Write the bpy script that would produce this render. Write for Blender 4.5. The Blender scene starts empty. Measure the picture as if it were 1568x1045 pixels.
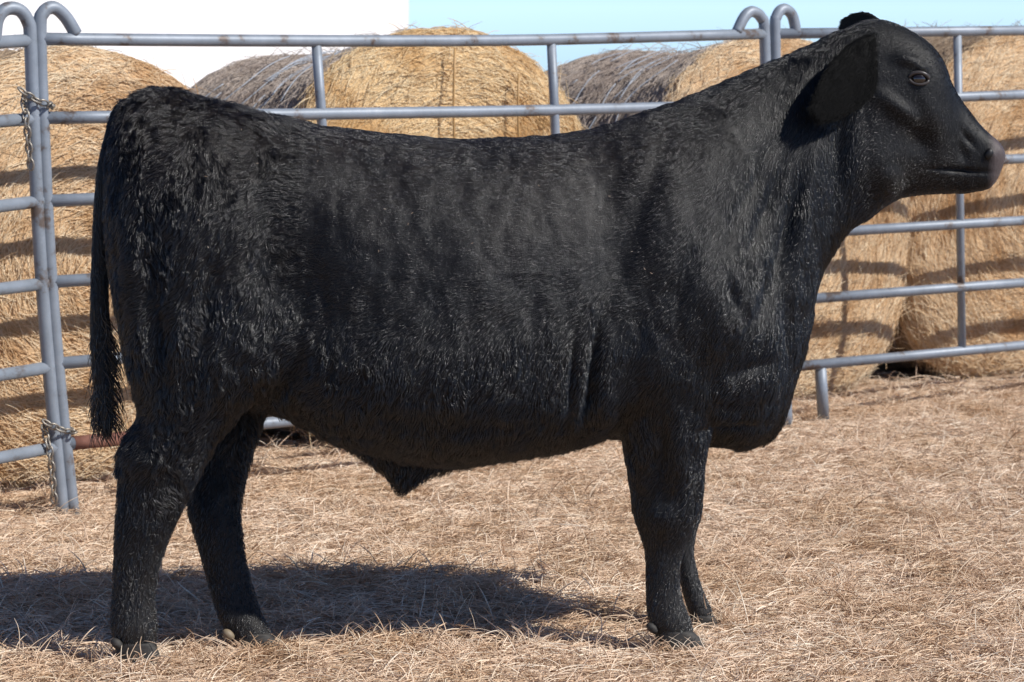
import bpy, math, random
import numpy as np
from mathutils import Vector, noise, kdtree
from mathutils.bvhtree import BVHTree
rng = np.random.default_rng(11); random.seed(11)
scn = bpy.context.scene
# ------------------------------------------------------------------ survey helpers
F=4142.0; CX=784.0; CY=522.5; H=1.65; CAMY=-7.0
TH=math.atan(510.5/F); S_,C_=math.sin(TH),math.cos(TH)
def ray(u,v):
    a=(u-CX)/F; b=(CY-v)/F
    return np.array([a, b*S_+C_, b*C_-S_])
CAM=np.array([0,CAMY,H])
def P(u,v,y):
    d=ray(u,v); t=(y-CAMY)/d[1]
    return CAM+d*t
def G(u,v):
    d=ray(u,v); return CAM+d*(-H/d[2])

# ------------------------------------------------------------------ node helpers
def mat_new(name):
    m=bpy.data.materials.new(name); m.use_nodes=True
    nt=m.node_tree; b=nt.nodes["Principled BSDF"]
    return m,nt,b
def N(nt,t,**kw):
    n=nt.nodes.new(t)
    for k,v in kw.items(): setattr(n,k,v)
    return n
def noise_node(nt,scale,detail=4,rough=0.55,vec=None,scl=None):
    tc=N(nt,'ShaderNodeTexCoord')
    src=tc.outputs['Object']
    if scl:
        mp=N(nt,'ShaderNodeMapping'); mp.inputs['Scale'].default_value=scl
        nt.links.new(src,mp.inputs[0]); src=mp.outputs[0]
    n=N(nt,'ShaderNodeTexNoise'); n.inputs['Scale'].default_value=scale
    n.inputs['Detail'].default_value=detail; n.inputs['Roughness'].default_value=rough
    nt.links.new(src,n.inputs['Vector']); return n
def ramp(nt,fac,stops):
    r=N(nt,'ShaderNodeValToRGB'); e=r.color_ramp.elements
    while len(e)<len(stops): e.new(0.5)
    for i,(p,c) in enumerate(stops):
        e[i].position=p; e[i].color=(c[0],c[1],c[2],1)
    nt.links.new(fac,r.inputs[0]); return r
def mixc(nt,fac,a,b,mode='MIX'):
    m=N(nt,'ShaderNodeMix',data_type='RGBA',blend_type=mode)
    for s,x in ((0,fac),(6,a),(7,b)):
        if isinstance(x,bpy.types.NodeSocket): nt.links.new(x,m.inputs[s])
        elif s==0: m.inputs[0].default_value=x
        else: m.inputs[s].default_value=(x[0],x[1],x[2],1)
    return m.outputs[2]
def bump(nt,b,h,strength,dist):
    n=N(nt,'ShaderNodeBump'); n.inputs['Strength'].default_value=strength; n.inputs['Distance'].default_value=dist
    nt.links.new(h,n.inputs['Height']); nt.links.new(n.outputs[0],b.inputs['Normal'])
def link(o,parent=None):
    scn.collection.objects.link(o)
    if parent is not None: o.parent=parent
    return o
def mesh_obj(name,verts,faces,mat,parent=None,smooth=True):
    me=bpy.data.meshes.new(name); me.from_pydata([tuple(map(float,v)) for v in verts],[],faces); me.update()
    if smooth: me.polygons.foreach_set('use_smooth',[True]*len(me.polygons))
    if mat: me.materials.append(mat)
    return link(bpy.data.objects.new(name,me),parent)
def empty(name):
    e=bpy.data.objects.new(name,None); e.empty_display_size=0.1
    return link(e)
def curves_obj(name,pts,rad,mat,parent=None):
    n,k,_=pts.shape
    cu=bpy.data.hair_curves.new(name); cu.add_curves([k]*n)
    cu.attributes['position'].data.foreach_set('vector',pts.astype(np.float32).ravel())
    ra=cu.attributes.get('radius') or cu.attributes.new('radius','FLOAT','POINT')
    ra.data.foreach_set('value',rad.astype(np.float32).ravel())
    cu.materials.append(mat)
    return link(bpy.data.objects.new(name,cu),parent)

# ------------------------------------------------------------------ lofts / tubes
def sec(c,A,B,p=0.85,e=0.0): return np.concatenate([c,A,B,[p,e]])
def loft(secs,sub=4,n=28):
    a=np.array(secs); m=len(a); out=[]
    for i in range(m-1):
        p0=a[max(i-1,0)];p1=a[i];p2=a[i+1];p3=a[min(i+2,m-1)]
        for j in range(sub):
            t=j/sub
            out.append(0.5*((2*p1)+(-p0+p2)*t+(2*p0-5*p1+4*p2-p3)*t*t+(-p0+3*p1-3*p2+p3)*t**3))
    out.append(a[-1]); V=[];Fc=[]
    for s in out:
        c,A,B,p,e=s[0:3],s[3:6],s[6:9],s[9],s[10]
        for k in range(n):
            f=2*math.pi*k/n; co,si=math.cos(f),math.sin(f)
            V.append(c+A*math.copysign(abs(co)**p,co)+B*math.copysign(abs(si)**p,si)*(1+e*co))
    r=len(out)
    for i in range(r-1):
        for k in range(n):
            Fc.append((i*n+k,i*n+(k+1)%n,(i+1)*n+(k+1)%n,(i+1)*n+k))
    V.append(out[0][0:3]); V.append(out[-1][0:3])
    for k in range(n):
        Fc.append((len(V)-2,(k+1)%n,k)); Fc.append((len(V)-1,(r-1)*n+k,(r-1)*n+(k+1)%n))
    return V,Fc
def ell(c,a,b,d,rot=0,n=20,m=12):
    V=[];Fc=[]; cr,sr=math.cos(rot),math.sin(rot)
    for i in range(m+1):
        th=math.pi*i/m
        for k in range(n):
            f=2*math.pi*k/n
            x=a*math.sin(th)*math.cos(f); y=b*math.sin(th)*math.sin(f); z=d*math.cos(th)
            V.append(np.array([c[0]+x*cr-z*sr,c[1]+y,c[2]+x*sr+z*cr]))
    for i in range(m):
        for k in range(n):
            Fc.append((i*n+k,(i+1)*n+k,(i+1)*n+(k+1)%n,i*n+(k+1)%n))
    return V,Fc
def join(parts):
    V=[];Fc=[]
    for v,f in parts:
        o=len(V); V+=list(v); Fc+=[tuple(i+o for i in q) for q in f]
    return V,Fc
def tube(pts,r,n=12,smooth=0):
    pts=[Vector(p) for p in pts]
    if not hasattr(r,'__len__'): r=[r]*len(pts)
    V=[];Fc=[]; t0=(pts[1]-pts[0]).normalized()
    up=Vector((0,0,1)) if abs(t0.z)<.9 else Vector((1,0,0))
    x=t0.cross(up).normalized()
    for i,p in enumerate(pts):
        t=(pts[min(i+1,len(pts)-1)]-pts[max(i-1,0)]).normalized()
        x=(x-t*x.dot(t)).normalized(); y=t.cross(x)
        for k in range(n):
            f=2*math.pi*k/n; V.append(np.array(p+(x*math.cos(f)+y*math.sin(f))*r[i]))
    for i in range(len(pts)-1):
        for k in range(n): Fc.append((i*n+k,i*n+(k+1)%n,(i+1)*n+(k+1)%n,(i+1)*n+k))
    Fc.append(tuple(range(n-1,-1,-1))); Fc.append(tuple((len(pts)-1)*n+k for k in range(n)))
    return V,Fc

# ------------------------------------------------------------------ ground
def gz(x,y):
    r=math.hypot(x,y-2); base=-0.035*max(0,r-12)
    w=max(0,1-r/14)
    return base+w*0.016*noise.noise(Vector((x*0.9,y*0.9,3)))
m_ground,nt,b=mat_new('dry_soil')
n1=noise_node(nt,1.3,6); n2=noise_node(nt,60,5,0.7)
r1=ramp(nt,n2.outputs[0],[(0.3,(0.28,0.19,0.125)),(0.55,(0.56,0.41,0.285)),(0.75,(0.72,0.56,0.42))])
r2=ramp(nt,n1.outputs[0],[(0.35,(0.85,0.82,0.78)),(0.65,(1,1,1))])
nt.links.new(mixc(nt,1.0,r1.outputs[0],r2.outputs[0],'MULTIPLY'),b.inputs['Base Color'])
b.inputs['Roughness'].default_value=0.95; bump(nt,b,n2.outputs[0],0.8,0.02)
near=np.arange(-9,14.01,0.125); far=[14.5,16,19,24,32,45,70,120,220,450,900,1800]
xs=np.concatenate([[-f for f in far[::-1]],near[near>=-14],far]); xs=np.unique(xs)
ys=np.concatenate([[-f for f in far[::-1]],near,far]); ys=np.unique(ys)
V=[(x,y,gz(x,y)) for y in ys for x in xs]; nx=len(xs)
Fc=[(j*nx+i,j*nx+i+1,(j+1)*nx+i+1,(j+1)*nx+i) for j in range(len(ys)-1) for i in range(nx-1)]
mesh_obj('ground',V,Fc,m_ground)

# ------------------------------------------------------------------ dry grass
m_grass,nt,b=mat_new('dry_grass_blades')
hi=N(nt,'ShaderNodeHairInfo')
r1=ramp(nt,hi.outputs['Random'],[(0.0,(0.30,0.19,0.115)),(0.15,(0.68,0.485,0.335)),(0.6,(0.90,0.70,0.52)),(1.0,(0.97,0.86,0.70))])
n1=noise_node(nt,2.2,5); n3=noise_node(nt,11,4,0.6)
r2=ramp(nt,n1.outputs[0],[(0.34,(0.82,0.75,0.66)),(0.56,(1,1,1))])
r3=ramp(nt,n3.outputs[0],[(0.33,(0.68,0.60,0.51)),(0.48,(1,1,1))])
c=mixc(nt,1.0,r1.outputs[0],r2.outputs[0],'MULTIPLY')
nt.links.new(mixc(nt,1.0,c,r3.outputs[0],'MULTIPLY'),b.inputs['Base Color'])
b.inputs['Roughness'].default_value=0.6
def gz_arr(x,y): return np.array([gz(a,c) for a,c in zip(x,y)])
def thatch(x,y): return np.array([max(0.0,noise.noise(Vector((a*5,c*5,1)))+0.6*noise.noise(Vector((a*14,c*14,5)))) for a,c in zip(x,y)])*0.06
def grass(n,x0,x1,y0,y1,r,lmin,lmax,upfrac=0.07):
    x=rng.uniform(x0,x1,n); y=rng.uniform(y0,y1,n); z=gz_arr(x,y)+thatch(x,y)*rng.uniform(0,1,n)
    return grass_at(x,y,z,r,lmin,lmax,upfrac)
def grass_at(x,y,z,r,lmin,lmax,upfrac,spread=None):
    n=len(x); th=rng.uniform(0,2*math.pi,n)
    L=rng.uniform(lmin,lmax,n)*rng.uniform(0.6,1,n); up=rng.random(n)<upfrac
    elev=np.where(up,rng.uniform(0.5,1.3,n),np.abs(rng.normal(0.1,0.17,n)))
    bend=rng.normal(0,0.6,n); k=4; pts=np.zeros((n,k,3))
    px,py,pz=x.copy(),y.copy(),z+rng.uniform(0.0,0.018,n)
    pts[:,0]=np.stack([px,py,pz],1)
    for i in range(1,k):
        s=L/(k-1); a=th+bend*i/(k-1); el=elev*(1-0.75*(i-1)/(k-1)) - 0.10*(i-1)*(~up)
        px=px+np.cos(a)*np.cos(el)*s; py=py+np.sin(a)*np.cos(el)*s; pz=np.maximum(pz+np.sin(el)*s,z+0.002)
        pts[:,i]=np.stack([px,py,pz],1)
    rad=np.repeat((r*rng.uniform(0.5,1.3,n))[:,None],k,1)*np.array([1,1,0.8,0.35])
    return pts,rad
gp=[grass(260000,-2.4,2.9,-1.5,4.8,0.00105,0.04,0.12,0.05),
    grass(7000,-2.4,2.9,-1.5,3.0,0.0014,0.09,0.18,0.16),
    grass(50000,-7,7,-6,9,0.0018,0.05,0.14,0.06)]
tx=[];ty=[]
tufts=[G(1455,790),G(1265,905),G(1120,850),G(720,810),G(1290,830),G(520,790),G(1490,900),G(60,1000),G(700,1005),G(560,985),G(640,990),G(820,985),G(930,890),G(300,1010),G(1350,1010),G(120,880),G(1240,700),G(1330,690)]
for q in tufts:
    c=rng.normal(0,0.03,(200,2)); tx+=list(q[0]+c[:,0]*1.4); ty+=list(q[1]+c[:,1]*1.4)
for i in range(200):
    qx,qy=rng.uniform(-2.2,2.6),rng.uniform(-1.3,4.3); c=rng.normal(0,0.022,(70,2)); tx+=list(qx+c[:,0]); ty+=list(qy+c[:,1])
for (u,v,y) in [(205,1022,-.34),(400,1003,-.17),(1045,1000,-.2),(1080,966,.11)]:
    q=P(u,v,y); a=rng.uniform(0,2*math.pi,420); r=rng.uniform(0.04,0.11,420); tx+=list(q[0]+np.cos(a)*r); ty+=list(y+np.sin(a)*r*0.9-0.01)
tx=np.array(tx);ty=np.array(ty)
gp.append(grass_at(tx,ty,gz_arr(tx,ty),0.001,0.035,0.09,0.5))
curves_obj('dry_grass',np.concatenate([g[0] for g in gp]),np.concatenate([g[1] for g in gp]),m_grass)

# ------------------------------------------------------------------ fence
pL=G(105,792)[:2]; pR=G(1197,657)[:2]
e=(pR-pL)/np.linalg.norm(pR-pL); E=np.array([e[0],e[1],0]); NB=np.array([-e[1],e[0],0])
P0=np.array([pL[0],pL[1],0])
def FP(u,v,off=0.0):
    d=ray(u,v); t=np.dot(P0+NB*off-CAM,NB)/np.dot(d,NB); return CAM+d*t
m_steel,nt,b=mat_new('painted_steel_pipe')
n1=noise_node(nt,9,6,0.65); n2=noise_node(nt,120,3)
r1=ramp(nt,n1.outputs[0],[(0.34,(0.13,0.10,0.085)),(0.42,(0.22,0.25,0.29)),(0.62,(0.27,0.305,0.355)),(0.8,(0.36,0.385,0.42))])
nt.links.new(r1.outputs[0],b.inputs['Base Color']); b.inputs['Roughness'].default_value=0.5; b.inputs['Metallic'].default_value=0.15
bump(nt,b,n2.outputs[0],0.15,0.002)
m_rust,nt,b=mat_new('rusty_pipe')
n1=noise_node(nt,20,6); r1=ramp(nt,n1.outputs[0],[(0.3,(0.16,0.06,0.04)),(0.7,(0.30,0.14,0.10))])
nt.links.new(r1.outputs[0],b.inputs['Base Color']); b.inputs['Roughness'].default_value=0.8
R=0.0215
def densify(pts,k=6):
    a=np.array(pts,float);m=len(a);o=[]
    for i in range(m-1):
        p0=a[max(i-1,0)];p1=a[i];p2=a[i+1];p3=a[min(i+2,m-1)]
        for j in range(k):
            t=j/k;o.append(0.5*((2*p1)+(-p0+p2)*t+(2*p0-5*p1+4*p2-p3)*t*t+(-p0+3*p1-3*p2+p3)*t**3))
    o.append(a[-1]);return o
def tubo(name,uv,parent,r=R,mat=m_steel,off=0.0,dens=1):
    pts=[FP(u,v,off) for u,v in uv]
    if dens>1: pts=densify(pts,dens)
    V,Fc=tube(pts,r); return mesh_obj(name,V,Fc,mat,parent)
fl=empty('livestock_fence_panel')
tubo('end_post',[(-8,62),(-4,30),(10,14),(30,16),(43,34),(47,62),(52,200),(62,400),(78,600),(97,795)],fl,dens=5)
for i,(ya,yb) in enumerate([(66,62),(186,182),(315,308),(440,434),(570,562),(694,684)]):
    tubo('rail_%d'%(i+1),[(-420,ya+ (ya-yb)*6.0+ (i*6)),(48+i*8,yb)],fl,r=R*0.95)
fm=empty('livestock_fence_panel')
tubo('end_post_left',[(116,52),(100,26),(82,12),(66,20),(61,50),(66,200),(76,400),(92,600),(113,795)],fm,dens=5)
tubo('end_post_right',[(1128,50),(1140,26),(1152,18),(1166,28),(1171,58),(1176,250),(1186,480),(1196,658)],fm,dens=5)
railsM=[[(63,60),(300,62),(600,63),(845,61),(1171,52)],[(66,181),(485,175),(850,169),(1174,160)],
 [(72,308),(600,286),(1178,258)],[(79,432),(600,399),(1183,357)],[(88,557),(600,512),(1188,461)],[(101,680),(600,628),(1192,562)]]
for i,uv in enumerate(railsM):
    tubo('rail_%d'%(i+1),uv,fm,r=R*0.95,dens=3)
tubo('brace_1',[(484,62),(492,175),(500,300),(508,520),(512,640)],fm,r=R*0.8,off=0.004)
tubo('brace_2',[(844,61),(849,168),(853,280),(858,490),(862,600)],fm,r=R*0.8,off=0.004)
tubo('rusty_sleeve',[(112,679),(195,671)],fm,r=R*1.08,mat=m_rust)
fr=empty('livestock_fence_panel')
tubo('end_post',[(1219,50),(1213,24),(1200,14),(1189,26),(1187,56),(1190,250),(1198,480),(1206,656)],fr,dens=5)
railsR=[[(1187,52),(1568,47),(1900,43)],[(1189,160),(1568,145),(1900,132)],[(1192,261),(1568,243),(1900,227)],
 [(1195,360),(1568,338),(1900,319)],[(1198,461),(1568,433),(1900,409)],[(1202,563),(1568,529),(1900,499)]]
for i,uv in enumerate(railsR): tubo('rail_%d'%(i+1),uv,fr,r=R*0.95)
tubo('brace_1',[(1466,48),(1469,250),(1473,538)],fr,r=R*0.8,off=0.004)
tubo('foot_leg',[(1256,556),(1261,642)],fr,r=R*1.1,off=0.01)
m_chain,nt,b=mat_new('chain_steel'); b.inputs['Base Color'].default_value=(0.30,0.27,0.23,1); b.inputs['Metallic'].default_value=0.6; b.inputs['Roughness'].default_value=0.45
def chain(name,pts):
    pts=densify(pts,8); d=[0]
    for a,c in zip(pts[:-1],pts[1:]): d.append(d[-1]+np.linalg.norm(c-a))
    step=0.026; n=int(d[-1]/step); parts=[]
    A=np.array(pts)
    for i in range(n):
        s=i*step; c=np.array([np.interp(s,d,A[:,j]) for j in range(3)]); c2=np.array([np.interp(s+step,d,A[:,j]) for j in range(3)])
        t=Vector(c2-c).normalized(); sd=t.cross(Vector((0.3,1,0.2))).normalized(); ot=t.cross(sd)
        w=sd if i%2 else ot
        ring=[Vector(c)+t*(math.cos(f)*0.019)+w*(math.sin(f)*0.011) for f in np.linspace(0,2*math.pi,13)]
        parts.append(tube(ring,0.0036,6))
    V,Fc=join(parts); mesh_obj(name,V,Fc,m_chain)
chain('fence_chain',[FP(35,140,-0.03),FP(52,152,-0.035),FP(78,162,-0.03),FP(70,158,0.03),FP(38,150,0.02),FP(40,180,-0.03),FP(44,225,-0.03),FP(48,265,-0.03)])
chain('fence_chain',[FP(72,648,-0.03),FP(88,656,-0.035),FP(112,662,-0.03),FP(96,655,0.03),FP(68,652,0.02),FP(76,690,-0.03),FP(80,730,-0.03),FP(84,780,-0.03)])

# ------------------------------------------------------------------ hay bales
def straw_mat(name,cols,dirt):
    m,nt,b=mat_new(name)
    hi=N(nt,'ShaderNodeHairInfo')
    n1=noise_node(nt,4,6,0.6); n2=noise_node(nt,110,4,0.7)
    add=N(nt,'ShaderNodeMath',operation='ADD'); nt.links.new(hi.outputs['Random'],add.inputs[0]); nt.links.new(n2.outputs[0],add.inputs[1])
    hf=N(nt,'ShaderNodeMath',operation='MULTIPLY'); hf.inputs[1].default_value=0.62; nt.links.new(add.outputs[0],hf.inputs[0])
    r1=ramp(nt,hf.outputs[0],[(0.12,cols[0]),(0.38,cols[1]),(0.8,cols[2])])
    rr=ramp(nt,n1.outputs[0],[(0.36,dirt),(0.56,(1,1,1))])
    nt.links.new(mixc(nt,1.0,r1.outputs[0],rr.outputs[0],'MULTIPLY'),b.inputs['Base Color'])
    b.inputs['Roughness'].default_value=0.7; bump(nt,b,n2.outputs[0],0.6,0.015)
    return m
m_gold=straw_mat('golden_straw',[(0.30,0.17,0.08),(0.82,0.58,0.34),(0.96,0.80,0.57)],(0.74,0.60,0.45))
m_cen=straw_mat('fresh_straw',[(0.38,0.23,0.10),(0.84,0.60,0.32),(0.96,0.79,0.52)],(0.80,0.68,0.53))
m_gray=straw_mat('weathered_straw',[(0.16,0.12,0.10),(0.40,0.32,0.26),(0.60,0.51,0.44)],(0.75,0.72,0.72))
m_brown=straw_mat('brown_weathered_straw',[(0.13,0.085,0.05),(0.34,0.24,0.155),(0.52,0.40,0.29)],(0.7,0.65,0.6))
def bale(s,off,hw,ht,L,mf,msd,seed,nstraw,taper=0.07):
    """round bale lying on its side: axis along NB, centre s metres along the fence line, end face 'off' behind the fence"""
    n=96
    prof=[(0.0,-0.02),(0.12,-0.02),(0.25,-0.018),(0.38,-0.015),(0.5,-0.01),(0.62,-0.004),(0.72,0.002),(0.8,0.008),(0.88,0.022),(0.94,0.045),(0.98,0.08),(1.0,0.13)]
    nf=len(prof)
    prof+= [(1.0,0.13+(L-0.3)*i/12) for i in range(1,13)]
    prof+= [(0.985,L-0.11),(0.95,L-0.06),(0.88,L-0.03),(0.6,L-0.01),(0.0,L)]
    V=[];Fc=[]; MI=[]
    for (q,d) in prof:
        for k in range(n):
            f=2*math.pi*k/n; co,si=math.cos(f),math.sin(f)
            p=0.98 if si>0 else 0.62
            x=hw*math.copysign(abs(co)**p,co)*q; z=(ht/2)*math.copysign(abs(si)**p,si)*q+ht/2
            nv=noise.noise(Vector((x*2.2+seed*7,d*2.2,z*2.2)))*0.02+noise.noise(Vector((x*9+seed*3,d*9,z*9)))*0.010
            sp=0.004*math.sin(q*60+f)+0.006*noise.noise(Vector((q*30,f*2,seed)))
            tp=1-taper*min(1,max(0,d-0.08)/0.45)
            x*=1+nv*(q>0.3)*1.5; zz=max(0.0,z*(1+nv*0.7)*tp) ; dd=d+((nv*0.8+sp*(q>0.1)) if d<0.2 else -nv)
            V.append(P0+E*(s+x)+NB*(off+dd)+np.array([0,0,zz-0.01]))
    for i in range(len(prof)-1):
        for k in range(n): Fc.append((i*n+k,i*n+(k+1)%n,(i+1)*n+(k+1)%n,(i+1)*n+k)); MI.append(0 if i<nf-1 else 1)
    o=mesh_obj('hay_bale',V,Fc,mf); o.data.materials.append(msd); o.data.polygons.foreach_set('material_index',MI)
    Vn=np.array(V); T=[]
    for q in Fc:
        T.append((q[0],q[1],q[2])); T.append((q[0],q[2],q[3]))
    T=np.array(T); TM=np.repeat(np.array(MI),2); a,b_,c=Vn[T[:,0]],Vn[T[:,1]],Vn[T[:,2]]
    cr=np.cross(b_-a,c-a); ar=np.linalg.norm(cr,axis=1)
    cen=(a+b_+c)/3; dep=(cen-P0)@NB-off
    w=ar*np.where(dep>L*0.85,0.0,1.0)*np.where((TM==1)&(cen[:,2]<0.7),0.15,1.0); w/=w.sum()
    idx=rng.choice(len(T),nstraw,p=w); r1,r2=np.sqrt(rng.random(nstraw)),rng.random(nstraw)
    pt=a[idx]*(1-r1)[:,None]+b_[idx]*(r1*(1-r2))[:,None]+c[idx]*(r1*r2)[:,None]
    nn=cr[idx]/np.maximum(ar[idx],1e-9)[:,None]
    ctr=P0+E*s+np.array([0,0,ht/2]); rel=pt-ctr; rel=rel-np.outer(rel@NB,NB)
    outw=rel/np.maximum(np.linalg.norm(rel,axis=1),1e-6)[:,None]
    front=((pt-P0)@NB-off)<0.1
    chk=np.where(front,-(nn@NB),np.sum(nn*outw,1)); nn*=np.sign(chk+1e-9)[:,None]
    tan=np.cross(np.tile(NB,(nstraw,1)),outw)*rng.choice([-1,1],nstraw)[:,None]
    d=tan+rng.normal(0,0.36,(nstraw,3)); d=d-nn*np.sum(d*nn,1)[:,None]
    d/=np.linalg.norm(d,axis=1)[:,None]; stick=rng.random(nstraw)<0.05
    d=d+nn*np.where(stick,rng.uniform(0.2,0.8,nstraw),rng.uniform(-0.05,0.12,nstraw))[:,None]
    Ls=rng.uniform(0.03,0.12,nstraw); g=np.array([0,0,-1.0])
    pts=np.stack([pt+nn*0.002,pt+d*(Ls*0.5)[:,None]+nn*0.003,pt+d*Ls[:,None]+g*(Ls*0.12)[:,None]],1)
    rad=np.repeat((0.0011*rng.uniform(0.5,1.4,nstraw))[:,None],3,1)*np.array([1,1,0.5])
    isf=TM[idx]==0
    curves_obj('end_straw',pts[isf],rad[isf],mf,o); curves_obj('side_straw',pts[~isf],rad[~isf],msd,o)
    return o
def s_at(u,off=0.46):
    q=FP(u,400,off); return float(np.dot(q-P0,E))
OFF=0.46
sB=s_at(695); sA=sB-1.53; sC=sB+1.70; sD=sC+1.56
bale(sA,OFF,0.76,1.52,1.35,m_gold,m_brown,1,30000,0.02)
bale(sB,OFF,0.77,1.60,1.35,m_cen,m_gray,2,30000,0.085)
bale(sC,OFF,0.77,1.55,1.35,m_gold,m_gray,3,30000,0.06)
bale(sD,OFF+0.05,0.78,1.56,1.35,m_gold,m_brown,4,30000,0.02)
bale(sA-1.58,OFF+0.1,0.78,1.5,1.3,m_gold,m_brown,5,9000)
bale(sD+1.6,OFF,0.78,1.5,1.3,m_gold,m_brown,6,9000)
m_tw,nt,b=mat_new('twine'); b.inputs['Base Color'].default_value=(0.45,0.27,0.11,1)
for k,(du) in enumerate([-0.03,0.27]):
    pts=[P0+E*(sB+du+0.01*math.sin(z*9))+NB*(OFF-0.05-0.01*math.sin(z*7))+np.array([0,0,z]) for z in np.linspace(0.1,1.50-0.1*k,14)]
    V,Fc=tube(pts,0.005,6); mesh_obj('bale_twine',V,Fc,m_tw)
m_net,nt,b=mat_new('net_wrap'); b.inputs['Base Color'].default_value=(0.42,0.46,0.52,1); b.inputs['Roughness'].default_value=.5
for sc_,hh,tp in ((sB,1.60,.085),(sC,1.55,.06)):
    ps=[]
    for j in range(14):
        dd=rng.uniform(0.3,1.0); f0=rng.uniform(1.4,2.3); f1=f0+rng.uniform(.2,.6)
        pts=[P0+E*(sc_+0.78*math.cos(f))+NB*(OFF+dd+0.03*math.sin(f*9+j))+np.array([0,0,(hh/2+(hh/2+0.016)*math.sin(f))*(1-tp*min(1,max(0,dd-.08)/.45))+.004]) for f in np.linspace(f0,f1,14)]
        ps.append(tube(pts,0.002,5))
    V,Fc=join(ps); mesh_obj('bale_net_wrap',V,Fc,m_net)

# ------------------------------------------------------------------ white metal building beyond
m_wh,nt,b=mat_new('white_metal_siding'); b.inputs['Base Color'].default_value=(0.88,0.88,0.88,1); b.inputs['Roughness'].default_value=0.5
n1=noise_node(nt,2,3); bump(nt,b,n1.outputs[0],0.03,0.01)
m_roof,nt,b=mat_new('roof_metal'); b.inputs['Base Color'].default_value=(0.55,0.57,0.6,1); b.inputs['Roughness'].default_value=0.4
wb=empty('white_metal_building')
yb=32.0; xr=float(P(625,40,yb)[0]); W=14.0; z0=gz(xr-7,yb)-0.8; zt=4.2; D=9
V=[];Fc=[]; nr=62
for i in range(nr+1):
    x=-W+W*i/nr; dy=0.0 if i%2 else -0.006
    V+= [(x,dy,z0),(x,dy,zt)]
for i in range(nr): Fc.append((2*i,2*i+2,2*i+3,2*i+1))
mesh_obj('ribbed_wall',V,Fc,m_wh,wb,smooth=False)
mesh_obj('side_walls',[(0,0,z0),(0,D,z0),(0,D,zt),(0,D/2,zt+1.6),(0,0,zt),(-W,0,z0),(-W,D,z0),(-W,D,zt),(-W,D/2,zt+1.6),(-W,0,zt)],[(0,1,2,3,4),(9,8,7,6,5),(1,6,7,2)],m_wh,wb,smooth=False)
mesh_obj('roof',[(-W-.2,-.3,zt-.02),(.02,-.3,zt-.02),(.02,D/2,zt+1.72),(-W-.2,D/2,zt+1.72),(.02,D+.3,zt-.02),(-W-.2,D+.3,zt-.02)],[(0,1,2,3),(3,2,4,5)],m_roof,wb,smooth=False)
wb.location=(xr,yb,0); wb.rotation_euler=(0,0,math.radians(34))

# ------------------------------------------------------------------ BULL
bull=empty('black_bull')
def yc(u): return -0.2+0.16*(u-200)/800.0
def tsec(ut,vt,ub,vb,hw,p=0.85,e=-0.1,y=None):
    y=yc((ut+ub)/2) if y is None else y
    t=P(ut,vt,y); bb=P(ub,vb,y); return sec((t+bb)/2,(t-bb)/2,np.array([0,hw,0]),p,e)
def hsec(v,u0,u1,y,hw,p=0.95):
    l=P(u0,v,y); r=P(u1,v,y); return sec((l+r)/2,(r-l)/2,np.array([0,hw,0]),p,0)
parts=[]
trunk=[(168,220,168,340,.05),(178,180,180,430,.12),(197,152,200,520,.18),(240,137,240,590,.235),(300,147,300,612,.27),(380,169,380,622,.285),(440,184,440,634,.30),(520,196,520,672,.335),
 (600,205,600,694,.36),(700,213,700,702,.375),(790,211,790,692,.37),(870,204,870,680,.35),(940,190,940,666,.325),(1010,167,1010,672,.31),(1090,143,1090,680,.285),(1150,185,1145,680,.25),(1195,260,1190,640,.19),(1228,340,1223,560,.12),(1240,400,1240,500,.05)]
parts.append(loft([tsec(*t,p=0.82,e=-0.13) for t in trunk],n=40))
parts.append(loft([tsec(990,173,1040,620,.24),tsec(1050,150,1130,610,.235),tsec(1100,129,1195,560,.215),tsec(1150,107,1236,480,.18),tsec(1200,87,1258,415,.15),
   tsec(1240,69,1281,376,.125),tsec(1275,52,1303,349,.112),tsec(1305,42,1330,336,.105)],n=36))
parts.append(loft([tsec(1285,52,1308,340,.09),tsec(1320,34,1332,334,.108),tsec(1352,31,1354,317,.115),tsec(1388,44,1378,304,.112,e=.12),tsec(1422,66,1400,300,.108,e=.22),tsec(1444,94,1420,298,.096,e=.18),
   tsec(1456,126,1434,297,.080,e=.08),tsec(1471,153,1448,297,.068,e=0),tsec(1490,179,1464,296,.063,e=0,p=.75),tsec(1507,199,1480,295,.064,p=.62,e=0),tsec(1522,212,1497,293,.066,p=.52,e=0),tsec(1532,223,1512,288,.063,p=.5,e=0),tsec(1537,236,1522,276,.050,p=.55,e=0)],n=32))
yh=yc(1490)
parts.append(ell(P(1510,236,yh),.034,.070,.035,-.9))
parts.append(ell(P(1494,264,yh),.044,.066,.022,.12))
parts.append(ell(P(1478,286,yh),.048,.052,.017,.1))
parts.append(ell(P(1402,104,yc(1400)),.036,.118,.028,-.5))
parts.append(ell(P(1348,262,yc(1350)),.07,.112,.085,0))
parts.append(loft([tsec(1060,430,1060,676,.13,e=0),tsec(1100,400,1095,684,.14,e=0),tsec(1150,400,1145,682,.13,e=0),tsec(1197,440,1184,666,.10,e=0),tsec(1232,480,1208,612,.06,e=0)],n=28))
parts.append(loft([tsec(520,640,500,666,.06,e=0),tsec(580,650,560,702,.055,e=0),tsec(622,670,594,730,.04,e=0),tsec(648,708,604,750,.028,e=0),tsec(654,732,614,757,.02,e=0)],n=20))
parts.append(loft([tsec(600,660,600,700,.06,e=0),tsec(640,660,650,730,.035,e=0),tsec(700,660,690,716,.04,e=0),tsec(780,660,780,700,.05,e=0)],n=20))
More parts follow.
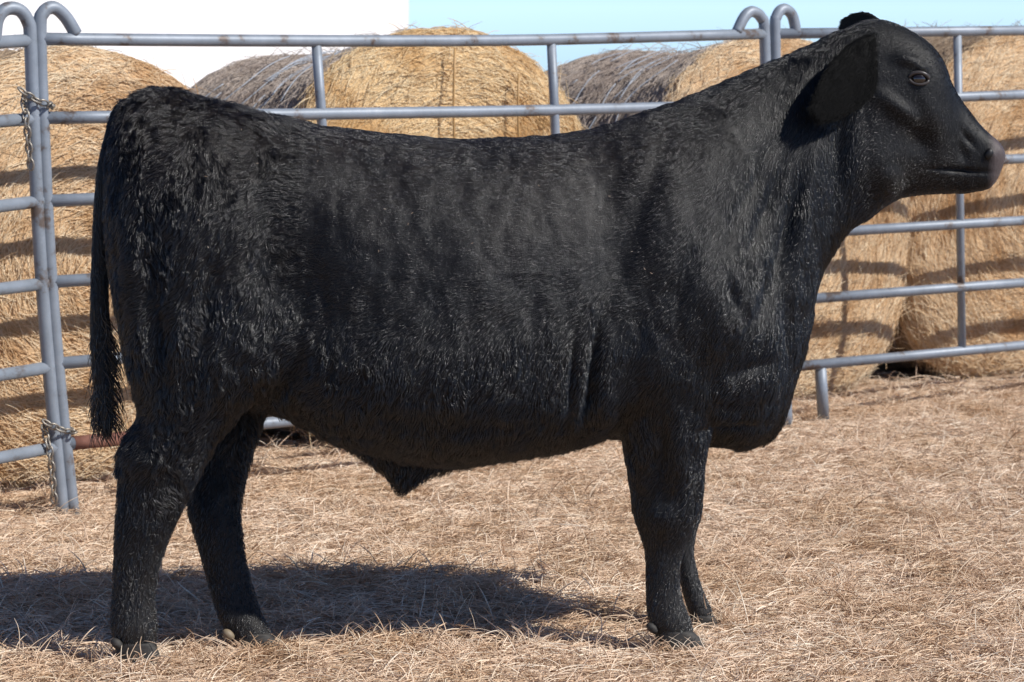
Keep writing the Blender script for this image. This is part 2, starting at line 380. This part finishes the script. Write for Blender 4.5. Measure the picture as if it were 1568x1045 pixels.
nh=[(230,192,380,-.26,.10),(320,172,425,-.285,.135),(420,172,440,-.30,.15),(500,184,436,-.31,.145),(560,195,422,-.315,.13),(600,206,405,-.32,.115),(635,212,368,-.325,.095),(662,200,345,-.33,.078),(690,182,325,-.33,.066),(712,178,312,-.33,.060),(750,180,293,-.33,.052),(800,178,270,-.33,.043),(850,175,250,-.33,.037),(900,173,238,-.33,.035),(932,171,237,-.33,.041),(958,170,240,-.33,.047),(980,175,239,-.33,.044),(1000,180,238,-.33,.042),(1010,184,236,-.33,.038)]
parts.append(loft([hsec(*t) for t in nh]))
fh=[(260,200,380,-.02,.10),(350,175,425,-.02,.13),(450,185,440,-.02,.13),(540,205,430,-.03,.12),(600,240,420,-.05,.10),(650,278,400,-.08,.085),(700,292,384,-.10,.065),(745,288,373,-.12,.055),(782,287,367,-.135,.048),(825,300,371,-.145,.041),(870,313,380,-.15,.036),(910,324,390,-.155,.037),(942,334,401,-.16,.044),(962,345,410,-.16,.045),(980,356,417,-.16,.043),(990,364,422,-.16,.038)]
parts.append(loft([hsec(*t) for t in fh]))
nf=[(330,1010,1130,-.20,.10),(420,975,1165,-.21,.13),(500,950,1150,-.215,.13),(570,938,1112,-.215,.12),(625,940,1094,-.21,.105),(670,950,1088,-.205,.088),(710,960,1081,-.20,.074),(750,966,1076,-.195,.062),(785,971,1069,-.19,.058),(815,980,1060,-.19,.048),(845,988,1046,-.19,.036),(890,990,1041,-.19,.034),(925,990,1047,-.19,.041),(950,993,1057,-.19,.046),(970,1002,1062,-.19,.043),(985,1010,1066,-.19,.040)]
parts.append(loft([hsec(*t) for t in nf]))
ff=[(450,980,1140,.10,.12),(560,970,1105,.12,.11),(640,985,1090,.12,.09),(700,1000,1078,.12,.07),(745,1010,1076,.11,.06),(785,1018,1073,.10,.052),(812,1026,1066,.09,.042),(848,1034,1062,.08,.034),(888,1042,1071,.07,.032),(914,1048,1080,.07,.038),(934,1054,1090,.07,.042),(952,1060,1094,.07,.040)]
parts.append(loft([hsec(*t) for t in ff]))
V,Fc=join(parts)
tmp=mesh_obj('tmp',V,Fc,None)
md=tmp.modifiers.new('r','REMESH'); md.mode='VOXEL'; md.voxel_size=0.006
ms=tmp.modifiers.new('s','SMOOTH'); ms.factor=0.5; ms.iterations=7
dg=bpy.context.evaluated_depsgraph_get(); me=bpy.data.meshes.new_from_object(tmp.evaluated_get(dg))
bpy.data.objects.remove(tmp)
nv=len(me.vertices); co=np.zeros(nv*3); me.vertices.foreach_get('co',co); co=co.reshape(-1,3)
no=np.zeros(nv*3); me.vertices.foreach_get('normal',no); no=no.reshape(-1,3)
mus=[(1035,380,75,150,8,.026),(1135,480,50,60,0,.030),(935,330,45,140,0,-.018),(905,575,11,80,-8,-.034),(876,560,8,60,-5,-.020),(890,590,7,60,-6,.010),(928,610,14,50,0,.012),
 (455,430,55,90,15,-.032),(375,560,50,60,0,.024),(436,590,14,65,-35,-.030),(300,215,50,32,0,.018),(245,500,14,130,5,-.016),(330,330,70,80,0,.014),(320,470,16,110,-12,-.014),(200,420,16,120,3,.012),
 (1212,350,13,80,-14,-.032),(1180,310,12,90,-25,-.020),(1235,330,12,90,-10,.014),(1150,290,12,80,-30,-.012),(1345,262,42,45,0,.014),(1425,222,34,24,-30,-.020),(1292,245,14,80,-5,-.024),(1402,94,22,9,-20,.014),(1385,168,44,12,-35,.012),(1368,200,20,40,0,-.008),(1440,180,14,40,30,.006),(1450,235,16,30,20,.006),
 (1170,450,14,45,-20,-.028),(1205,500,14,60,10,-.020),(1120,455,14,40,20,-.022),(1150,560,40,12,15,-.014),(1140,620,60,12,5,-.008),(1130,655,60,7,0,-.012),(1482,267,38,3.2,-4,-.018),(1498,217,16,5,-50,-.010),(1490,240,8,16,20,-.008),
 (230,712,40,18,0,.010),(192,700,12,24,0,.008),(262,740,16,40,10,-.006),(1020,795,26,22,0,.012),(990,690,16,60,-10,.012),(1042,700,16,60,10,.012),(1016,710,7,60,0,-.008),(640,560,190,80,0,.014),(1010,560,40,60,0,.016),(1100,250,40,90,-35,.012),(1000,270,16,120,-20,-.012),(570,250,60,45,0,-.012),(700,640,160,16,-4,-.010)]
disp=np.zeros(nv)
for (u,v,ru,rv,rot,amp) in mus:
    q=P(u,v,yc(u)-0.22); k=0.00165; a=math.radians(rot)
    dx=co[:,0]-q[0]; dz=co[:,2]-q[2]
    X=dx*math.cos(a)+dz*math.sin(a); Z=-dx*math.sin(a)+dz*math.cos(a)
    disp+=amp*np.exp(-(X/(ru*k))**2-(Z/(rv*k))**2)*np.abs(no[:,1])
zz=co[:,2]; amp=np.clip((zz-0.1)/0.5,0.25,1)*np.where(co[:,0]>P(1290,200,0)[0],0.25,1)
amp=amp*np.where((zz>1.0)&(co[:,0]>-0.6),0.6,1.0)
for i in range(nv):
    p=co[i]
    disp[i]+=amp[i]*(0.007*noise.noise(Vector((p[0]*8,p[1]*8,p[2]*5)))+0.005*noise.noise(Vector((p[0]*26,p[1]*26,p[2]*13)))+0.002*noise.noise(Vector((p[0]*60,p[1]*60,p[2]*30))))
co=co+no*disp[:,None]; co[:,2]=np.maximum(co[:,2],0.004)
me.vertices.foreach_set('co',co.ravel()); me.update(); me.polygons.foreach_set('use_smooth',[True]*len(me.polygons))

def coat_mat(name,rough,base,spec):
    m,nt,b=mat_new(name)
    tc=N(nt,'ShaderNodeTexCoord'); sx=N(nt,'ShaderNodeSeparateXYZ'); nt.links.new(tc.outputs['Object'],sx.inputs[0])
    n1=noise_node(nt,4,5,0.6)
    ad=N(nt,'ShaderNodeMath',operation='MULTIPLY_ADD'); nt.links.new(n1.outputs[0],ad.inputs[0]); ad.inputs[1].default_value=0.7; nt.links.new(sx.outputs[2],ad.inputs[2])
    mr=N(nt,'ShaderNodeMapRange'); mr.inputs[1].default_value=1.35; mr.inputs[2].default_value=1.8; mr.inputs[4].default_value=0.8; nt.links.new(ad.outputs[0],mr.inputs[0])
    mx=N(nt,'ShaderNodeMapRange'); mx.inputs[1].default_value=0.65; mx.inputs[2].default_value=0.25; nt.links.new(sx.outputs[0],mx.inputs[0])
    mu=N(nt,'ShaderNodeMath',operation='MULTIPLY'); nt.links.new(mr.outputs[0],mu.inputs[0]); nt.links.new(mx.outputs[0],mu.inputs[1])
    c=mixc(nt,mu.outputs[0],base,(base[0]*2.4,base[1]*1.3,base[2]*0.8))
    md_=N(nt,'ShaderNodeMapRange'); md_.inputs[1].default_value=0.36; md_.inputs[2].default_value=0.02; md_.inputs[4].default_value=0.6; nt.links.new(sx.outputs[2],md_.inputs[0])
    n3=noise_node(nt,25,5,0.6); m3=N(nt,'ShaderNodeMath',operation='MULTIPLY'); nt.links.new(md_.outputs[0],m3.inputs[0]); nt.links.new(n3.outputs[0],m3.inputs[1])
    c=mixc(nt,m3.outputs[0],c,(0.075,0.068,0.06))
    nx_=N(nt,'ShaderNodeMapRange'); nx_.inputs[1].default_value=P(1512,240,0)[0]; nx_.inputs[2].default_value=P(1524,240,0)[0]; nt.links.new(sx.outputs[0],nx_.inputs[0])
    c=mixc(nt,nx_.outputs[0],c,(0.085,0.068,0.068))
    nt.links.new(c,b.inputs['Base Color']); b.inputs['Roughness'].default_value=rough
    b.inputs['Specular IOR Level'].default_value=spec
    n2=noise_node(nt,160,4,0.7,scl=(1,1,0.35)); bump(nt,b,n2.outputs[0],0.5,0.004)
    return m
m_skin=coat_mat('black_hide',0.5,(0.004,0.004,0.0045),0.3)
m_hair=coat_mat('black_coat_hair',0.25,(0.0045,0.0045,0.0055),0.9)
m_earshade=coat_mat('ear_hair',0.6,(0.002,0.002,0.0022),0.12)  # ear hair is duller; the near ear's shade is also put into its colour
me.materials.append(m_skin)
body=link(bpy.data.objects.new('body',me),bull)
me.calc_loop_triangles()
tri=np.zeros(len(me.loop_triangles)*3,dtype=np.int32); me.loop_triangles.foreach_get('vertices',tri); tri=tri.reshape(-1,3)
no=np.zeros(nv*3); me.vertices.foreach_get('normal',no); no=no.reshape(-1,3)
bvh=BVHTree.FromPolygons([tuple(c) for c in co],[tuple(t) for t in tri])
def hit(u,v):
    d=Vector(ray(u,v)).normalized(); h=bvh.ray_cast(Vector(CAM),d,50); return h[0],h[1]

def fur(name,co,no,tri,n,lenf,flowf,rad,mat,k=4,lift=(0.12,0.42),curl=None,liftf=None,nlock=0,lockamt=None,farthin=False):
    a,b_,c=co[tri[:,0]],co[tri[:,1]],co[tri[:,2]]
    ar=np.linalg.norm(np.cross(b_-a,c-a),axis=1)
    if farthin: ar=ar*np.where(no[tri[:,0],1]>0.35,0.3,1.0)
    w=ar/ar.sum()
    m=n+nlock
    idx=rng.choice(len(tri),m,p=w); r1,r2=np.sqrt(rng.random(m)),rng.random(m)
    w0,w1,w2=(1-r1)[:,None],(r1*(1-r2))[:,None],(r1*r2)[:,None]
    pt=a[idx]*w0+b_[idx]*w1+c[idx]*w2; nn=no[tri[idx,0]]*w0+no[tri[idx,1]]*w1+no[tri[idx,2]]*w2
    nn/=np.linalg.norm(nn,axis=1)[:,None]
    fl=flowf(pt,nn)
    sw=np.zeros((m,3))
    for i in range(m):
        p=pt[i]; q=Vector((p[0]*11,p[1]*11,p[2]*8)); sw[i,0]=noise.noise(q); sw[i,2]=noise.noise(q+Vector((31,7,5)))
        q2=Vector((p[0]*48,p[1]*48,p[2]*24)); sw[i,1]=noise.noise(q2)
    cu=np.ones(m) if curl is None else curl(pt)
    jit=np.full((m,1),0.13); jit[n:]=0.24
    d=fl+np.stack([(sw[:,0]*1.2+sw[:,1]*1.0)*cu,np.zeros(m),sw[:,2]*0.7*cu],1)+rng.normal(0,1,(m,3))*jit*np.maximum(cu,.4)[:,None]
    d=d-nn*np.sum(d*nn,1)[:,None]; d/=np.maximum(np.linalg.norm(d,axis=1),1e-6)[:,None]
    lm=np.ones(m) if liftf is None else liftf(pt,nn)
    lf=np.maximum((rng.uniform(lift[0],lift[1],m)+sw[:,1]*0.3*cu)*lm,0.03)[:,None]; L=(lenf(pt,nn)*rng.uniform(0.6,1.25,m))[:,None]
    pts=[pt-nn*0.002]; cur=pt.copy()
    for i in range(1,k):
        v=d+nn*lf*(1.3-0.9*i/(k-1)); v/=np.linalg.norm(v,axis=1)[:,None]
        cur=cur+v*L/(k-1); pts.append(cur.copy())
    pts=np.stack(pts,1)
    if nlock:
        kd=kdtree.KDTree(nlock)
        for j in range(nlock): kd.insert(pt[n+j],j)
        kd.balance()
        near=np.array([kd.find(p)[1] for p in pt[:n]])+n
        am=lockamt(pt[:n])[:,None]
        for j in range(1,k):
            t=(j/(k-1))**1.2
            pts[:n,j]=pts[:n,j]*(1-am*t)+(pts[near,j]+ (nn[near]*0.001))*am*t
        pts=pts[:n]
    pts[:,:,2]=np.maximum(pts[:,:,2],0.002)
    taper=np.linspace(1,0.3,k); R_=np.repeat((rad*rng.uniform(0.7,1.2,n))[:,None],k,1)*taper
    return curves_obj(name,pts,R_,mat,bull)
XH=P(1300,200,0)[0]; XN=P(1120,300,0)[0]; XM=P(1500,240,0)[0]; XS=P(930,300,0)[0]
def flow(p,n):
    f=np.tile(np.array([-1.0,0,-0.15]),(len(p),1))
    lo=np.clip((1.0-p[:,2])/0.22,0,1)[:,None]; f=f*(1-lo)+np.array([-0.35,0,-0.9])*lo
    leg=np.clip((0.7-p[:,2])/0.2,0,1)[:,None]; f=f*(1-leg)+np.array([-0.1,0,-1.0])*leg
    rear=np.clip((-0.5-p[:,0])/0.3,0,1)[:,None]; f=f*(1-rear)+np.array([-0.25,0,-1.0])*rear
    sh=np.clip((p[:,0]-XS)/0.25,0,1)[:,None]; f=f*(1-sh)+np.array([-0.6,0,-0.85])*sh
    nk=np.clip((p[:,0]-XN)/0.15,0,1)[:,None]; f=f*(1-nk)+np.array([-0.2,0,-1.0])*nk
    hd=np.clip((p[:,0]-XH)/0.06,0,1)[:,None]; f=f*(1-hd)+np.array([-0.9,0,-0.35])*hd
    return f
def length(p,n):
    L=np.full(len(p),0.018); L=np.where((p[:,0]<-0.45)&(p[:,2]>.5),0.025,L); L=np.where(p[:,2]<0.5,0.017,L); L=np.where(p[:,2]<0.38,0.013,L); L=np.where(p[:,2]<0.1,0.011,L)
    L=np.where((n[:,2]<-0.3)&(p[:,2]>0.45),0.025,L)
    hd=np.clip((p[:,0]-XH)/0.08,0,1); L=L*(1-hd)+0.006*hd
    mz=p[:,0]>XM; L=np.where(mz,0.0015,L); return L
def liftf(p,n):
    l=0.25+2.0*np.clip((1.02-p[:,2])/0.25,0,1); l=np.where(p[:,2]<0.4,1.0,l); l=np.where(p[:,0]>XS,0.9,l); l=np.where(p[:,0]<-0.5,1.4,l); l=np.where(p[:,0]>XH,1.5,l)
    return l
def curlf(p):
    c=np.full(len(p),0.55); c=np.where(p[:,0]<-0.35,1.1,c); c=np.where(p[:,0]>XH,0.12,c); c=np.where(p[:,2]<0.4,0.55,c); return c
def lockamt(p):
    r=np.clip((-0.15-p[:,0])/0.35,0,1)
    c=0.30+0.28*r; c=np.where((p[:,2]>1.05)&(p[:,0]>-.45),0.25,c); c=np.where(p[:,2]<0.5,0.45,c); c=np.where(p[:,0]>XH,0.0,c); return c
fur('coat_hair',co,no,tri,300000,length,flow,0.00055,m_hair,curl=curlf,liftf=liftf,nlock=34000,lockamt=lockamt,farthin=True)

def sub_mesh(name,parts,voxel,iters,mat,n,L,fl,lift=(0.15,0.4),k=4,rad=0.0005,hm=None):
    V,Fc=join(parts); t=mesh_obj('t',V,Fc,None); m=t.modifiers.new('r','REMESH'); m.mode='VOXEL'; m.voxel_size=voxel
    s=t.modifiers.new('s','SMOOTH'); s.factor=0.5; s.iterations=iters
    dg=bpy.context.evaluated_depsgraph_get(); me=bpy.data.meshes.new_from_object(t.evaluated_get(dg)); bpy.data.objects.remove(t)
    me.materials.append(mat); me.polygons.foreach_set('use_smooth',[True]*len(me.polygons))
    o=link(bpy.data.objects.new(name,me),bull); me.calc_loop_triangles(); nv=len(me.vertices)
    c=np.zeros(nv*3); me.vertices.foreach_get('co',c); nn=np.zeros(nv*3); me.vertices.foreach_get('normal',nn)
    tr=np.zeros(len(me.loop_triangles)*3,dtype=np.int32); me.loop_triangles.foreach_get('vertices',tr)
    if n: fur(name+'_hair',c.reshape(-1,3),nn.reshape(-1,3),tr.reshape(-1,3),n,lambda p,q:np.full(len(p),L),lambda p,q:np.tile(np.array(fl),(len(p),1)),rad,hm or m_hair,k,lift,lambda p:np.full(len(p),.4))
    return o
def ear(name,base,tip,wdir,ws,th,nL,cup=.015,hl=.016,mat=None):
    mat=mat or m_earshade
    base,tip=np.array(base),np.array(tip); ax=tip-base; ax/=np.linalg.norm(ax); wd=np.array(wdir,float); wd-=ax*np.dot(wd,ax); wd/=np.linalg.norm(wd)
    nd=np.cross(ax,wd); secs=[]
    m=len(ws)
    for i,w in enumerate(ws):
        c=base+(tip-base)*i/(m-1)+nd*cup*math.sin(math.pi*i/(m-1)); secs.append(sec(c,wd*w,nd*th*(1.2-i/(m)),0.9,0))
    sub_mesh(name,[loft(secs,n=24)],0.005,4,mat,nL,hl,list(ax*1.0),(0.1,0.4),hm=mat)
eb,_=hit(1350,70)
ear('near_ear',[eb[0],eb[1]+0.03,eb[2]],P(1246,180,eb[1]-0.13),[1,0.35,-1.0],[.040,.058,.070,.072,.066,.050,.024],.013,13000)
ear('far_ear',P(1354,50,yc(1340)+0.06),P(1286,42,yc(1340)+0.12),[0.1,0.0,1.0],[.022,.036,.046,.048,.040,.022],.012,4500,cup=.01,hl=.007,mat=m_skin)
ty=yc(170)
tail=[hsec(152,185,215,ty,.03),hsec(172,172,208,ty,.03),hsec(205,162,192,ty-.01,.026)]+[hsec(v,a,b_,ty-.02,.020) for v,a,b_ in [(250,151,176),(320,144,170),(400,141,166),(480,139,166),(550,140,168),(600,147,172),(640,155,172),(665,158,168)]]
sub_mesh('tail',[loft(tail,n=16)],0.006,3,m_skin,9000,0.022,[0.0,0,-1.0],(0.05,0.25))
n=900; s0=rng.uniform(0,1,n); vv=470+s0*150; pts=[]
for i in range(n):
    q=P(rng.uniform(143,164),vv[i],ty-.02+rng.normal(0,.008)); ln=rng.uniform(.07,.14); lock=rng.integers(0,5); a=[-.05,.08,.22,.36,.12][lock]+rng.normal(0,.05); ph=lock*1.3
    c=[q]
    for j in range(1,5):
        t=j/4; c.append(q+np.array([ln*a*t+0.010*math.sin(t*5+ph),rng.normal(0,.003),-ln*t]))
    pts.append(c)
curves_obj('tail_switch',np.array(pts),np.tile(np.array([.0011,.0011,.001,.0008,.0003]),(n,1)),m_hair,bull)
# hooves
m_hoof,nt,b=mat_new('hoof_horn'); n1=noise_node(nt,40,5,scl=(1,1,4)); r1=ramp(nt,n1.outputs[0],[(0.3,(0.018,0.017,0.016)),(0.6,(0.04,0.036,0.032)),(0.8,(0.09,0.078,0.06))])
nt.links.new(r1.outputs[0],b.inputs['Base Color']); b.inputs['Roughness'].default_value=0.7; bump(nt,b,n1.outputs[0],0.4,0.003)
m_dew,nt,b=mat_new('dewclaw_horn'); b.inputs['Base Color'].default_value=(0.22,0.17,0.11,1); b.inputs['Roughness'].default_value=.6
def hoof(name,u0t,u1t,vt,u0b,u1b,vb,y):
    ps=[]
    for s in (-1,1):
        yy=y+s*0.025; l=[]
        for t in (0,0.3,0.65,1.0):
            a=P(u0t+(u0b-u0t)*t,vt+(vb-vt)*t,yy); c=P(u1t+(u1b-u1t)*t,vt+(vb-vt)*t,yy); c2=(a+c)/2
            c2[2]=max(c2[2],0.0) if t<1 else -0.004
            l.append(sec(c2,(c-a)/2*(0.85 if t==0 else 1),np.array([0,0.020+0.008*t,0]),0.8,0.0))
        ps.append(loft(l,n=20,sub=3))
    V,Fc=join(ps); mesh_obj(name,V,Fc,m_hoof,bull)
hoof('hoof_hind_near',180,238,984,174,252,1024,-.33)
hoof('hoof_hind_far',360,416,970,366,440,1003,-.16)
hoof('hoof_front_near',1008,1064,966,1012,1088,1001,-.19)
hoof('hoof_front_far',1058,1094,942,1062,1106,973,.07)
for (u,v,y,m) in [(350,972,-.20,m_dew),(179,986,-.37,m_hoof),(999,962,-.22,m_hoof)]:
    V,Fc=ell(P(u,v,y),.018,.013,.012,-0.7); mesh_obj('dewclaw',V,Fc,m,bull)
# eye
m_eye,nt,b=mat_new('eye'); b.inputs['Base Color'].default_value=(0.012,0.007,0.005,1); b.inputs['Roughness'].default_value=0.04; b.inputs['Coat Weight'].default_value=1.0
h,hn=hit(1407,121)
c=np.array(h)+np.array([0,0.009,0]); V,Fc=ell(c,.022,.021,.019); mesh_obj('eyeball',V,Fc,m_eye,bull)
m_lid,nt,b=mat_new('eyelid'); b.inputs['Base Color'].default_value=(0.045,0.038,0.036,1); b.inputs['Roughness'].default_value=0.35
for s,aa in enumerate([(0.0,math.pi),(math.pi,2*math.pi)]):
    ring=[Vector(c)+Vector((math.cos(f)*0.025,-0.008-0.007*abs(math.sin(f)),math.sin(f)*(0.0165 if s==0 else 0.014)-0.3*0.006*math.cos(f))) for f in np.linspace(aa[0],aa[1],12)]
    V,Fc=tube(ring,[.003]+[.0052 if s==0 else .004]*10+[.003],8); mesh_obj('eyelid',V,Fc,m_lid,bull)
m_dk,nt,b=mat_new('nostril_dark'); b.inputs['Base Color'].default_value=(0.003,0.002,0.002,1)
h,hn=hit(1514,236)
if h:
    V,Fc=ell(np.array(h)+np.array(hn)*-0.003,.011,.008,.015,-0.4); mesh_obj('nostril',V,Fc,m_dk,bull)
k=0;pts=[]
while k<16:
    u,v=random.uniform(250,1000),random.uniform(200,420)
    h,hn=hit(u,v)
    if h is None: continue
    a=random.uniform(0,math.pi); t=Vector((math.cos(a),0,math.sin(a)))*random.uniform(.002,.004); q=h+hn*0.010
    pts.append([tuple(q-t),tuple(q),tuple(q+t)]); k+=1
curves_obj('straw_flecks',np.array(pts),np.full((16,3),.0004),m_grass,bull)

# ------------------------------------------------------------------ light, sky, camera
EL=math.radians(42.5); az=Vector((0.9,-0.435,0)).normalized()
sd=bpy.data.lights.new('sun','SUN'); sd.energy=5.0; sd.angle=math.radians(0.5); sd.color=(1.0,0.965,0.91)
so=link(bpy.data.objects.new('sun',sd)); trav=Vector((-az.x*math.cos(EL),-az.y*math.cos(EL),-math.sin(EL)))
so.rotation_euler=trav.to_track_quat('-Z','Y').to_euler(); so.location=(8,-6,9)
w=bpy.data.worlds.new("World"); scn.world=w; w.use_nodes=True; nt=w.node_tree
bg=nt.nodes['Background']; sky=nt.nodes.new('ShaderNodeTexSky'); sky.sky_type='NISHITA'; sky.sun_disc=False
sky.sun_elevation=EL; sky.sun_rotation=math.atan2(az.x,az.y); sky.air_density=0.35; sky.dust_density=0.0; sky.ozone_density=4
nt.links.new(sky.outputs[0],bg.inputs[0]); bg.inputs[1].default_value=0.15
cd=bpy.data.cameras.new('camera'); cd.sensor_width=36; cd.lens=F/1568*36; cd.clip_end=4000; cd.clip_start=0.1
cd.dof.use_dof=True; cd.dof.focus_distance=6.8; cd.dof.aperture_fstop=8
cam=link(bpy.data.objects.new('camera',cd)); cam.location=(0,CAMY,H); cam.rotation_euler=(math.pi/2-TH,0,0)
scn.camera=cam
scn.view_settings.view_transform='Standard'; scn.view_settings.look='None'; scn.view_settings.exposure=0
